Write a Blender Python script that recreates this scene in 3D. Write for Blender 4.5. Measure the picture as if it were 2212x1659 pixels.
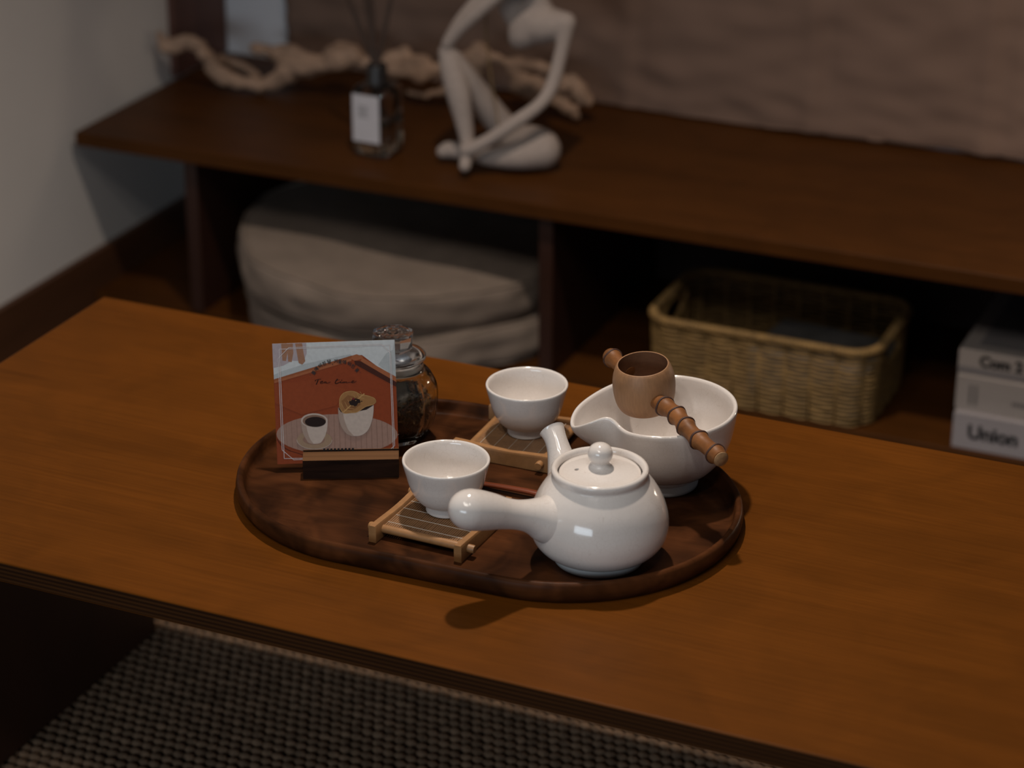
import bpy, bmesh, math, random
from mathutils import Vector, Matrix, Euler
random.seed(7)
for o in list(bpy.data.objects): bpy.data.objects.remove(o)
SC = bpy.context.scene
COL = SC.collection
R = math.radians
PI = math.pi
T = 0.36            # table top height
Z = T + 0.007       # tray floor height
SH = 0.275          # shelf top height

# ------------------------------------------------------------------ camera
cam_d = bpy.data.cameras.new('camera'); cam = bpy.data.objects.new('camera', cam_d); COL.objects.link(cam)
CAMLOC = Vector((0.7464, -1.6185, 1.2720)); PITCH = R(24.5); YAW = R(-24.2); FPX = 5300.0
cam.location = CAMLOC
cam.rotation_euler = (PI/2 - PITCH, 0, -YAW)
cam_d.sensor_width = 36.0; cam_d.sensor_fit = 'HORIZONTAL'; cam_d.lens = FPX/2212*36.0
cam_d.clip_start = 0.05
cam_d.dof.use_dof = True; cam_d.dof.focus_distance = 1.95; cam_d.dof.aperture_fstop = 4.6; cam_d.dof.aperture_blades = 0
SC.camera = cam
# ------------------------------------------------------------------ world, lights, exposure
w = bpy.data.worlds.new('world'); SC.world = w; w.use_nodes = True
bg = w.node_tree.nodes['Background']; bg.inputs[0].default_value = (0.78, 0.86, 1.0, 1); bg.inputs[1].default_value = 0.05
def lamp(name, loc, target, watts, color, radius, angle=110, blend=1.0):
    l = bpy.data.lights.new(name, 'SPOT'); l.energy = watts; l.color = color; l.shadow_soft_size = radius
    l.spot_size = R(angle); l.spot_blend = blend
    o = bpy.data.objects.new(name, l); COL.objects.link(o); o.location = loc
    o.rotation_euler = (Vector(target) - Vector(loc)).to_track_quat('-Z', 'Y').to_euler()
    return o
WARM = (1.0, 0.86, 0.74)
lamp('pendant_light', (-0.11, 0.262, 1.62), (0.22, -0.05, T), 48.0, WARM, 0.026, 150, 1.0)
# a cluster of small ceiling spots above and in front of the table: weaker, they give the glints on the glaze
for p in ((0.28, -1.38, 2.35), (0.80, -1.15, 2.35), (-0.25, -1.20, 2.35), (0.50, -1.62, 2.35), (0.05, -1.70, 2.35)):
    lamp('ceiling_spot', p, (0.12, -0.10, T), 12.0, (1.0, 0.93, 0.86), 0.05, 56, 0.9)
# small lamp standing further along the bench, past the right of the picture
bl = bpy.data.lights.new('bench_lamp', 'POINT'); bl.energy = 1.6; bl.color = (1.0, 0.84, 0.66); bl.shadow_soft_size = 0.045
bo = bpy.data.objects.new('bench_lamp', bl); COL.objects.link(bo); bo.location = (0.58, 1.02, 0.44)
# daylight from a window across the room, behind the camera
wl = bpy.data.lights.new('window_daylight', 'AREA'); wl.shape = 'RECTANGLE'; wl.size = 1.6; wl.size_y = 0.5; wl.energy = 17.0; wl.color = (0.75, 0.88, 1.0)
wo = bpy.data.objects.new('window_daylight', wl); COL.objects.link(wo); wo.location = (-0.10, -3.0, 1.00)
wo.rotation_euler = (Vector((0.0, 0.2, 0.6)) - wo.location).to_track_quat('-Z', 'Y').to_euler()
SC.view_settings.view_transform = 'Standard'; SC.view_settings.look = 'None'
SC.view_settings.exposure = 0.0; SC.view_settings.gamma = 1.0; SC.view_settings.use_curve_mapping = False

# ------------------------------------------------------------------ helpers
def unproj(px, py, Y):
    """point on the plane y = Y seen at a photograph pixel (used to read off positions)"""
    f = Vector((math.sin(YAW)*math.cos(PITCH), math.cos(YAW)*math.cos(PITCH), -math.sin(PITCH)))
    r = Vector((math.cos(YAW), -math.sin(YAW), 0)); u = r.cross(f)
    d = r*((px-1106)/FPX) - u*((py-829.5)/FPX) + f
    return CAMLOC + d*((Y-CAMLOC.y)/d.y)

def lin(c):
    return tuple((x/255/12.92 if x/255 <= 0.04045 else ((x/255+0.055)/1.055)**2.4) for x in c) + (1,)

class MB:
    def __init__(s): s.bm = bmesh.new(); s.mi = 0
    def _v(s, pts): return [s.bm.verts.new(p) for p in pts]
    def face(s, vs, smooth=False):
        try:
            f = s.bm.faces.new(vs); f.material_index = s.mi; f.smooth = smooth; return f
        except ValueError: return None
    def poly(s, pts): return s.face(s._v(pts))
    def box(s, c, size, bevel=0.0, seg=2, mat=None):
        x, y, z = (d/2 for d in size)
        m = mat or Matrix.Identity(4)
        P = [(-x,-y,-z),(x,-y,-z),(x,y,-z),(-x,y,-z),(-x,-y,z),(x,-y,z),(x,y,z),(-x,y,z)]
        v = s._v([m @ Vector((p[0], p[1], p[2])) + Vector(c) if mat else Vector(p)+Vector(c) for p in P])
        fs = [s.face([v[i] for i in q]) for q in ((0,3,2,1),(4,5,6,7),(0,1,5,4),(1,2,6,5),(2,3,7,6),(3,0,4,7))]
        if bevel:
            es = list({e for f in fs for e in f.edges})
            r = bmesh.ops.bevel(s.bm, geom=es, offset=bevel, segments=seg, affect='EDGES', profile=0.5)
            for f in r['faces']: f.smooth = True; f.material_index = s.mi
        return s
    def lathe(s, prof, n=64, c=(0,0,0), closed=False, fn=None):
        rings = []
        for (r, h) in prof:
            if r < 1e-6: rings.append(s._v([(c[0], c[1], c[2]+h)]))
            else:
                pts = []
                for i in range(n):
                    a = 2*PI*i/n; p = Vector((r*math.cos(a), r*math.sin(a), h))
                    if fn: p = fn(p, a)
                    pts.append(p + Vector(c))
                rings.append(s._v(pts))
        pr = list(zip(rings, rings[1:])) + ([(rings[-1], rings[0])] if closed else [])
        for a, b in pr:
            for i in range(n):
                j = (i+1) % n
                if len(a) == 1 and len(b) == 1: continue
                if len(a) == 1: s.face([a[0], b[j], b[i]], True)
                elif len(b) == 1: s.face([a[i], a[j], b[0]], True)
                else: s.face([a[i], a[j], b[j], b[i]], True)
        return s
    def tube(s, pts, rad, n=16, caps=True, closed=False, smooth=True, squash=None):
        pts = [Vector(p) for p in pts]; N = len(pts)
        if not hasattr(rad, '__len__'): rad = [rad]*N
        t0 = (pts[1]-pts[0]).normalized()
        ref = Vector((0,0,1)) if abs(t0.z) < 0.9 else Vector((1,0,0))
        nrm = (ref - t0*ref.dot(t0)).normalized(); rings = []
        for i, p in enumerate(pts):
            if closed: t = (pts[(i+1) % N]-pts[i-1])
            else: t = pts[min(i+1, N-1)]-pts[max(i-1, 0)]
            t.normalize()
            nrm = (nrm - t*nrm.dot(t)).normalized(); b = t.cross(nrm)
            q = squash or (1, 1)
            rings.append(s._v([p + (nrm*math.cos(2*PI*k/n)*q[0] + b*math.sin(2*PI*k/n)*q[1])*rad[i] for k in range(n)]))
        pr = list(zip(rings, rings[1:])) + ([(rings[-1], rings[0])] if closed else [])
        for a, b in pr:
            for k in range(n):
                j = (k+1) % n; s.face([a[k], a[j], b[j], b[k]], smooth)
        if caps and not closed:
            s.face(list(reversed(rings[0]))); s.face(rings[-1])
        return s
    def capsules(s, chain, n=14):
        """tapered limb with round ends through points (p, r)"""
        ch = [(Vector(p), r) for p, r in chain]
        for (p, r) in ch: s.ball(p, (r, r, r), n, n//2)
        for (p, r), (q, t) in zip(ch, ch[1:]): s.tube([p, q], [r, t], n)
        return s
    def ball(s, c, r, n=12, m=7, rot=None):
        c = Vector(c); rows = []
        for i in range(m+1):
            th = PI*i/m
            pts = [Vector((math.sin(th)*math.cos(2*PI*k/n)*r[0], math.sin(th)*math.sin(2*PI*k/n)*r[1], math.cos(th)*r[2])) for k in range(1 if i in (0, m) else n)]
            rows.append(s._v([(rot @ p if rot else p)+c for p in pts]))
        for a, b in zip(rows, rows[1:]):
            for k in range(n):
                j = (k+1) % n
                if len(a) == 1: s.face([a[0], b[k], b[j]], True)
                elif len(b) == 1: s.face([a[k], b[0], a[j]], True)
                else: s.face([a[k], b[k], b[j], a[j]], True)
        return s
    def build(s, name, mats, parent=None, loc=None, rot=None, sharp=None, fix=True):
        if fix: bmesh.ops.recalc_face_normals(s.bm, faces=s.bm.faces)
        me = bpy.data.meshes.new(name); s.bm.to_mesh(me); s.bm.free()
        if not isinstance(mats, (list, tuple)): mats = [mats]
        for m in mats: me.materials.append(m)
        if sharp: me.set_sharp_from_angle(angle=R(sharp))
        return link(name, me, parent, loc, rot)

def link(name, me, parent=None, loc=None, rot=None):
    o = bpy.data.objects.new(name, me); COL.objects.link(o)
    if parent: o.parent = parent
    if loc is not None: o.location = loc
    if rot is not None: o.rotation_euler = rot
    return o
def tag(o, label, cat, group=None):
    o['label'] = label; o['category'] = cat
    if group: o['group'] = group
    return o
def thing(name, label, cat, loc=(0,0,0), rot=(0,0,0), group=None):
    o = bpy.data.objects.new(name, None); COL.objects.link(o); o.location = loc; o.rotation_euler = rot
    o.empty_display_size = 0.02
    return tag(o, label, cat, group)
def struct(o): o['kind'] = 'structure'; return o
def stuff(o): o['kind'] = 'stuff'; return o
def evaluated(o, name=None):
    """apply an object's modifiers: returns the evaluated mesh, removes the helper object"""
    dg = bpy.context.evaluated_depsgraph_get(); dg.update()
    me = bpy.data.meshes.new_from_object(o.evaluated_get(dg)); me.name = name or o.name
    bpy.data.objects.remove(o); return me
def fuse(mb, name, mat, voxel, smooth_it=6, parent=None):
    o = mb.build(name, mat)
    m = o.modifiers.new('r', 'REMESH'); m.mode = 'VOXEL'; m.voxel_size = voxel; m.use_smooth_shade = True
    s = o.modifiers.new('s', 'SMOOTH'); s.iterations = smooth_it; s.factor = 0.5
    me = evaluated(o, name)
    if not me.materials: me.materials.append(mat)
    for p in me.polygons: p.use_smooth = True
    return link(name, me, parent)
def spline(pts, n=8):
    """Catmull-Rom through tuples of any length"""
    P = [pts[0]] + list(pts) + [pts[-1]]; out = []
    for i in range(1, len(P)-2):
        a, b, c, d = P[i-1], P[i], P[i+1], P[i+2]
        for k in range(n):
            t = k/n
            out.append(tuple(0.5*((2*b[j]) + (c[j]-a[j])*t + (2*a[j]-5*b[j]+4*c[j]-d[j])*t*t + (3*b[j]-a[j]-3*c[j]+d[j])*t**3) for j in range(len(b))))
    out.append(tuple(pts[-1])); return out

# ------------------------------------------------------------------ materials
def base(name, col, rough=0.5, spec=0.5, coat=0.0, coatr=0.1):
    m = bpy.data.materials.new(name); m.use_nodes = True
    b = m.node_tree.nodes['Principled BSDF']
    b.inputs['Base Color'].default_value = col if len(col) == 4 else (*col, 1)
    b.inputs['Roughness'].default_value = rough; b.inputs['Specular IOR Level'].default_value = spec
    b.inputs['Coat Weight'].default_value = coat; b.inputs['Coat Roughness'].default_value = coatr
    return m, m.node_tree, b
def coords(nt, scale=(1,1,1), rot=(0,0,0), kind='Object'):
    tc = nt.nodes.new('ShaderNodeTexCoord'); mp = nt.nodes.new('ShaderNodeMapping')
    mp.inputs['Scale'].default_value = scale; mp.inputs['Rotation'].default_value = rot
    nt.links.new(tc.outputs[kind], mp.inputs['Vector']); return mp.outputs['Vector']
def noise(nt, vec, scale, detail=4, rough=0.5, dist=0.0):
    n = nt.nodes.new('ShaderNodeTexNoise'); n.inputs['Scale'].default_value = scale; n.inputs['Detail'].default_value = detail
    n.inputs['Roughness'].default_value = rough; n.inputs['Distortion'].default_value = dist
    nt.links.new(vec, n.inputs['Vector']); return n.outputs['Fac']
def ramp(nt, fac, stops):
    r = nt.nodes.new('ShaderNodeValToRGB'); el = r.color_ramp.elements
    while len(el) < len(stops): el.new(0.5)
    for e, (p, c) in zip(el, stops): e.position = p; e.color = c if len(c) == 4 else (*c, 1)
    nt.links.new(fac, r.inputs['Fac']); return r.outputs['Color']
def mix(nt, fac, a, b, mode='MIX'):
    m = nt.nodes.new('ShaderNodeMix'); m.data_type = 'RGBA'; m.blend_type = mode
    for sock, v in ((m.inputs['Factor'], fac), (m.inputs['A'], a), (m.inputs['B'], b)):
        if hasattr(v, 'is_linked') or hasattr(v, 'links'): nt.links.new(v, sock)
        else: sock.default_value = v
    return m.outputs['Result']
def bump(nt, b, h, strength=0.2, dist=0.001):
    n = nt.nodes.new('ShaderNodeBump'); n.inputs['Strength'].default_value = strength; n.inputs['Distance'].default_value = dist
    nt.links.new(h, n.inputs['Height']); nt.links.new(n.outputs['Normal'], b.inputs['Normal'])
def sc(c, k): return (c[0]*k, c[1]*k, c[2]*k, 1)

def wood(name, col, grain=(2, 40, 40), rough=0.4, contrast=0.35, coat=0.0, fig=0.0, fine=(6, 420, 420), bumpk=0.05, spec=0.5):
    m, nt, b = base(name, col, rough, spec, coat, 0.2)
    g = noise(nt, coords(nt, grain), 1.0, 5, 0.6, 0.6)
    c = ramp(nt, g, [(0.25, sc(col, 1-contrast)), (0.5, sc(col, 1)), (0.75, sc(col, 1+contrast))])
    f = noise(nt, coords(nt, fine), 1.0, 3, 0.6)
    fc = ramp(nt, f, [(0.3, (0.75, 0.75, 0.75)), (0.7, (1.15, 1.15, 1.15))])
    c = mix(nt, 0.5, c, fc, 'MULTIPLY')
    if fig:
        q = noise(nt, coords(nt, (grain[0]*1.6, grain[1]*0.25, grain[1]*0.25)), 2.0, 2, 0.5, 1.5)
        c = mix(nt, fig, c, ramp(nt, q, [(0.36, (0.45, 0.42, 0.42)), (0.62, (1.75, 1.6, 1.4))]), 'MULTIPLY')
    nt.links.new(c, b.inputs['Base Color']); bump(nt, b, f, bumpk, 0.0006)
    return m
def plain(name, col, rough=0.5, var=0.12, scale=40, bumpk=0.0, spec=0.5, bscale=400, coat=0.0):
    m, nt, b = base(name, col, rough, spec, coat)
    n = noise(nt, coords(nt), scale, 4)
    nt.links.new(ramp(nt, n, [(0.3, sc(col, 1-var)), (0.7, sc(col, 1+var))]), b.inputs['Base Color'])
    if bumpk: bump(nt, b, noise(nt, coords(nt), bscale, 3), bumpk, 0.001)
    return m
def ceramic(name, col, rough=0.12):
    m, nt, b = base(name, col, rough, 0.5, 0.3, 0.04)
    v = nt.nodes.new('ShaderNodeTexVoronoi'); v.feature = 'DISTANCE_TO_EDGE'; v.inputs['Scale'].default_value = 250
    vc = coords(nt)
    wn = nt.nodes.new('ShaderNodeTexNoise'); wn.inputs['Scale'].default_value = 60; nt.links.new(vc, wn.inputs['Vector'])
    va = nt.nodes.new('ShaderNodeVectorMath'); va.operation = 'MULTIPLY_ADD'; va.inputs[1].default_value = (0.006,)*3
    nt.links.new(wn.outputs['Color'], va.inputs[0]); nt.links.new(vc, va.inputs[2]); nt.links.new(va.outputs[0], v.inputs['Vector'])
    cr = ramp(nt, v.outputs['Distance'], [(0.0, (0.84, 0.81, 0.78)), (0.022, (1, 1, 1))])
    n = noise(nt, vc, 30, 3); cc = ramp(nt, n, [(0.3, sc(col, 0.95)), (0.7, sc(col, 1.03))])
    fade = ramp(nt, noise(nt, vc, 45, 1), [(0.35, (0.15, 0.15, 0.15)), (0.55, (1, 1, 1))])
    c = mix(nt, fade, cc, mix(nt, 1.0, cc, cr, 'MULTIPLY'))
    nt.links.new(c, b.inputs['Base Color']); bump(nt, b, noise(nt, vc, 160, 2), 0.10, 0.0006)
    return m
def glass(name, col=(1,1,1), rough=0.0, ior=1.48):
    m, nt, b = base(name, col, rough); b.inputs['Transmission Weight'].default_value = 1.0; b.inputs['IOR'].default_value = ior
    n = noise(nt, coords(nt), 60, 1); bump(nt, b, n, 0.05, 0.001); return m
def layered(name, cols, thick):
    """plywood edge: plies stacked in z"""
    m, nt, b = base(name, cols[0], 0.6, 0.08)
    sp = nt.nodes.new('ShaderNodeSeparateXYZ'); nt.links.new(coords(nt), sp.inputs[0])
    mt = nt.nodes.new('ShaderNodeMath'); mt.operation = 'MULTIPLY'; mt.inputs[1].default_value = 2*PI/thick; nt.links.new(sp.outputs['Z'], mt.inputs[0])
    sn = nt.nodes.new('ShaderNodeMath'); sn.operation = 'SINE'; nt.links.new(mt.outputs[0], sn.inputs[0])
    ad = nt.nodes.new('ShaderNodeMath'); ad.operation = 'MULTIPLY_ADD'; ad.inputs[1].default_value = 0.5; ad.inputs[2].default_value = 0.5; nt.links.new(sn.outputs[0], ad.inputs[0])
    c = ramp(nt, ad.outputs[0], [(0.35, cols[0]), (0.65, cols[1])])
    n = noise(nt, coords(nt, (8, 8, 300)), 1.0, 4)
    c = mix(nt, 0.6, c, ramp(nt, n, [(0.3, (0.7,)*3), (0.7, (1.3,)*3)]), 'MULTIPLY')
    nt.links.new(c, b.inputs['Base Color']); return m

M = {}
M['table'] = wood('table_veneer', (0.116, 0.036, 0.0042), (3.5, 26, 26), 0.38, 0.16, 0.0, 0.10, (9, 330, 330), 0.03, 0.06)
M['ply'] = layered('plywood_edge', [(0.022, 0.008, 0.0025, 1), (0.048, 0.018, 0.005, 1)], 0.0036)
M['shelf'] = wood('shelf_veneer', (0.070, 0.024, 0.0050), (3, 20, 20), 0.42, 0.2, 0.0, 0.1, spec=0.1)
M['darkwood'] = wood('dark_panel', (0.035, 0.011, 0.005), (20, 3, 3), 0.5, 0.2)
M['legwood'] = wood('leg_panel', (0.045, 0.015, 0.006), (10, 10, 2), 0.5, 0.2)
M['base'] = wood('baseboard_wood', (0.09, 0.035, 0.014), (30, 3, 30), 0.5, 0.2)
M['wall'] = plain('wall_plaster', (0.80, 0.745, 0.69), 0.9, 0.03, 6, 0.05)
M['wallb'] = plain('wall_plaster_cool', (0.72, 0.71, 0.73), 0.9, 0.03, 6)
M['post'] = wood('post_wood', (0.12, 0.048, 0.032), (20, 20, 2), 0.55, 0.2)
M['tray'] = wood('walnut_tray', (0.046, 0.0168, 0.0062), (5, 30, 30), 0.38, 0.45, 0.0, 0.75, (14, 300, 300), 0.05, 0.06)
M['ceramic'] = ceramic('crackle_glaze', (0.74, 0.685, 0.64))
M['bisque'] = plain('unglazed_foot', (0.66, 0.68, 0.67), 0.7, 0.05, 60)
M['hole'] = plain('steam_hole_inside', (0.35, 0.31, 0.29), 0.6)
M['bamboo'] = wood('bamboo_frame', (0.33, 0.162, 0.060), (60, 60, 60), 0.45, 0.12, fine=(200, 200, 200))
M['slat'] = wood('bamboo_slat', (0.24, 0.122, 0.052), (60, 60, 60), 0.5, 0.25, fine=(100, 500, 100))
M['thread'] = plain('binding_thread', (0.55, 0.47, 0.38), 0.8)
M['ladle'] = wood('bamboo_ladle', (0.30, 0.155, 0.072), (40, 40, 12), 0.5, 0.2, fine=(500, 500, 60), bumpk=0.12)
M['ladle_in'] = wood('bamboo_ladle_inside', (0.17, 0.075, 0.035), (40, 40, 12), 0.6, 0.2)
M['cane'] = wood('bamboo_cane', (0.185, 0.072, 0.022), (30, 30, 60), 0.5, 0.5, spec=0.3)
M['node'] = plain('bamboo_node', (0.055, 0.022, 0.014), 0.6, 0.3, 300)
M['caneend'] = plain('bamboo_cut_end', (0.34, 0.19, 0.085), 0.7, 0.25, 250)
M['spoon'] = wood('red_wood_scoop', (0.16, 0.034, 0.010), (6, 60, 60), 0.3, 0.25)
M['holder'] = wood('dark_holder', (0.020, 0.008, 0.0042), (10, 60, 110), 0.45, 0.9, spec=0.15)
M['holdertop'] = wood('holder_end_grain', (0.125, 0.060, 0.025), (3, 700, 700), 0.6, 0.55, spec=0.1)
M['glass'] = glass('jar_glass', (0.97, 1.0, 0.98))
M['glassk'] = glass('cut_glass', (1.0, 1.0, 1.0), 0.10)
M['gasket'] = plain('milky_gasket', (0.62, 0.58, 0.53), 0.5, 0.05)
M['tea'] = [plain('tea_leaf_dark', (0.020, 0.013, 0.006), 0.6, 0.3, 200), plain('tea_leaf_brown', (0.09, 0.042, 0.012), 0.6, 0.3, 200), plain('tea_leaf_gold', (0.22, 0.115, 0.035), 0.6, 0.3, 200)]
M['cushion'] = plain('linen_cushion', (0.25, 0.195, 0.155), 0.95, 0.10, 25, 0.25, 0.2, 900)
M['rug'] = plain('rug_yarn', (0.215, 0.135, 0.083), 0.95, 0.35, 90, 0.2, 0.2, 700)
M['rugbase'] = plain('rug_backing', (0.03, 0.022, 0.017), 0.95)
M['floor'] = wood('floor_wood', (0.06, 0.025, 0.012), (3, 20, 20), 0.5)
M['linen'] = plain('wall_linen', (0.205, 0.128, 0.094), 0.95, 0.08, 5, 0.2, 0.2, 700)
M['statue'] = plain('sandstone_resin', (0.38, 0.31, 0.27), 0.85, 0.06, 200, 0.25, 0.3, 1500)
M['gold'] = plain('gilt_cord', (0.16, 0.095, 0.03), 0.5, 0.1)
M['drift'] = wood('driftwood_bark', (0.40, 0.255, 0.170), (14, 60, 60), 0.8, 0.45)
M['bglass'] = glass('diffuser_glass', (0.80, 0.80, 0.78))
M['oil'] = glass('diffuser_oil', (0.86, 0.80, 0.68), 0.0, 1.34)
M['cap'] = plain('black_cap', (0.02, 0.017, 0.016), 0.4)
M['label'] = plain('paper_label', (0.60, 0.565, 0.58), 0.7, 0.03)
M['ink'] = plain('ink', (0.012, 0.011, 0.011), 0.7)
M['inkgrey'] = plain('grey_ink', (0.10, 0.09, 0.085), 0.7)
M['reed'] = plain('reed_fibre', (0.045, 0.026, 0.018), 0.8, 0.2, 200)
M['weave'] = wood('seagrass', (0.31, 0.185, 0.062), (60, 60, 60), 0.7, 0.45, fine=(300, 300, 300), bumpk=0.2)
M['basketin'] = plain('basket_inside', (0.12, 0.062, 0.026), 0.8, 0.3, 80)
M['book'] = plain('book_cover_white', (0.34, 0.305, 0.305), 0.55, 0.03)
M['bookwarm'] = plain('book_cover_ivory', (0.315, 0.275, 0.25), 0.6, 0.03)
M['bookgrey'] = plain('book_band_grey', (0.17, 0.155, 0.155), 0.6, 0.03)
M['pages'] = plain('book_pages', (0.42, 0.38, 0.33), 0.9, 0.08, 500)
M['paperblue'] = plain('magazine_paper', (0.10, 0.095, 0.09), 0.6, 0.3, 30)

# ------------------------------------------------------------------ the room
def slab(name, c, size, mat, bevel=0.0): return struct(MB().box((0,0,0), size, bevel).build(name, mat, loc=c))
XW = -0.982
slab('wall_left', (XW-0.05, 0.0, 1.1), (0.1, 2.6, 2.2), M['wall'])
slab('wall_back', (0.45, 1.29, 1.1), (2.86, 0.1, 2.2), M['wallb'])
slab('floor', (0.45, 0.0, -0.02), (2.86, 2.48, 0.04), M['floor'])
slab('baseboard_left', (XW+0.005, -0.03, 0.05), (0.010, 2.4, 0.10), M['base'], 0.0015)
slab('trim_1', (XW+0.005, 1.17, 1.1+SH/2), (0.010, 0.135, 2.2-SH), M['post'], 0.001)

# linen hanging along the back wall: soft wrinkles and vertical seams
def linen():
    mb = MB(); nx, nz = 240, 90; x0, x1, z0, z1 = -0.866, 1.35, SH+0.003, 1.9
    from mathutils import noise as N
    g = []
    for j in range(nz+1):
        row = []; fz = (j/nz)**1.7; zz = z0+(z1-z0)*fz
        for i in range(nx+1):
            x = x0+(x1-x0)*i/nx
            h = 0.006*N.noise(Vector((x*7+zz*3, zz*14, 0.3)))+0.006*N.noise(Vector((x*18+zz*9, zz*40, 4.1)))+0.004*math.sin(x*9)
            for s in (-0.37, -0.119, 0.10, 0.62): h -= 0.004*math.exp(-((x-s)/0.010)**2)-0.003*math.exp(-((x-s-0.02)/0.006)**2)
            sag = 0.006*math.sin((x+0.2)*7.5) if j == 0 else 0
            row.append(Vector((x, 1.222+h, zz+max(0, sag))))
        g.append(mb._v(row))
    for j in range(nz):
        for i in range(nx): mb.face([g[j][i], g[j][i+1], g[j+1][i+1], g[j+1][i]], True)
    o = mb.build('linen_hanging', M['linen'])
    so = o.modifiers.new('t', 'SOLIDIFY'); so.thickness = 0.003; so.offset = 1
    me = evaluated(o, 'linen_hanging')
    return tag(link('linen_hanging', me), 'brown linen cloth hanging over the back wall above the bench', 'curtain')
linen()

# ------------------------------------------------------------------ rug
t = thing('woven_rug', 'dark brown chunky woven rug on the floor under the table', 'rug', (0, 0, 0))
MB().box((0.25, -0.12, 0.002), (1.7, 1.2, 0.004)).build('rug_backing', M['rugbase'], t)
mb = MB(); px, py = 0.0115, 0.0118
for j in range(52):
    for i in range(96):
        x = -0.50+i*px+(px/2 if j % 2 else 0); y = -0.34+j*py
        mb.ball((x+random.uniform(-.0006, .0006), y+random.uniform(-.0006, .0006), 0.0045+random.uniform(0, .0008)), (0.0074, 0.0050, 0.0042), 8, 5, Matrix.Rotation(R(random.uniform(8, 26)), 3, 'Y') @ Matrix.Rotation(R(random.uniform(-8, 8)), 3, 'Z'))
o = mb.build('woven_stitches', M['rug'], t, fix=False); stuff(o)

# ------------------------------------------------------------------ the low tea table
t = thing('tea_table', 'low orange-brown plywood tea table carrying the oval tray', 'table', (0.12, -0.013, 0))
def two_mat_board(name, c, size, top, edge, parent, bev=0.0012):
    mb = MB(); mb.box((0,0,0), size, bev, 2)
    mb.bm.normal_update()
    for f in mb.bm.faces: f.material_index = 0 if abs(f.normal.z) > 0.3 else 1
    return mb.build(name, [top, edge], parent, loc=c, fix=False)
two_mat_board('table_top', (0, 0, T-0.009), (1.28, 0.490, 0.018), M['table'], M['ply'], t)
for x in (-0.600, 0.585):
    MB().box((0,0,0), (0.018, 0.44, T-0.018-0.0100), 0.001).build('leg_panel', M['legwood'], t, loc=(x, 0.0, 0.0100+(T-0.018-0.0100)/2))

# ------------------------------------------------------------------ the low shelf bench
t = thing('shelf_bench', 'long low dark wooden bench with open compartments along the back wall', 'shelf', (0, 1.03, 0))
two_mat_board('bench_top', (0.20, 0.011, SH-0.009), (2.34, 0.38, 0.018), M['shelf'], M['shelf'], t)
MB().box((0,0,0), (2.34, 0.36, 0.018), 0.001).build('bottom_board', M['shelf'], t, loc=(0.20, 0.02, 0.041))
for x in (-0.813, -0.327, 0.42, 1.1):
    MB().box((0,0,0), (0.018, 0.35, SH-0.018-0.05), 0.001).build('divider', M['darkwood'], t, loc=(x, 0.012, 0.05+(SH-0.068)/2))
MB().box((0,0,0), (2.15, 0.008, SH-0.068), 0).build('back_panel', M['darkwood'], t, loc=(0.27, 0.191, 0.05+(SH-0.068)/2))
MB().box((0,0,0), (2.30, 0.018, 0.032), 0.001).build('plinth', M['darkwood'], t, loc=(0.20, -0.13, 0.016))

# ------------------------------------------------------------------ oval walnut tray
def stadium(hs, r, n=40):
    P = [(hs+r*math.cos(a), r*math.sin(a)) for a in (-PI/2+PI*k/n for k in range(n+1))]
    return P + [(-x, -y) for x, y in P]
def tray():
    mb = MB(); hs = 0.069; prof = [(0.1325, 0.0), (0.1375, 0.0012), (0.1405, 0.006), (0.1412, 0.011), (0.1403, 0.0158), (0.1392, 0.0176), (0.1374, 0.0182), (0.1356, 0.0176), (0.1346, 0.0160), (0.1336, 0.0110), (0.1324, 0.0082), (0.1300, 0.0070)]
    rings = [mb._v([(x, y, h) for x, y in stadium(hs, r)]) for r, h in prof]
    n = len(rings[0])
    for a, b in zip(rings, rings[1:]):
        for i in range(n): mb.face([a[i], a[(i+1) % n], b[(i+1) % n], b[i]], True)
    mb.face(list(reversed(rings[0]))); mb.face(rings[-1])
    o = mb.build('oval_tray', M['tray'], loc=(0.003, -0.0143, T), rot=(0, 0, R(1.6)), fix=True)
    tag(o, 'dark walnut oval tray with raised rim holding the tea set', 'tray')
tray()

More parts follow.
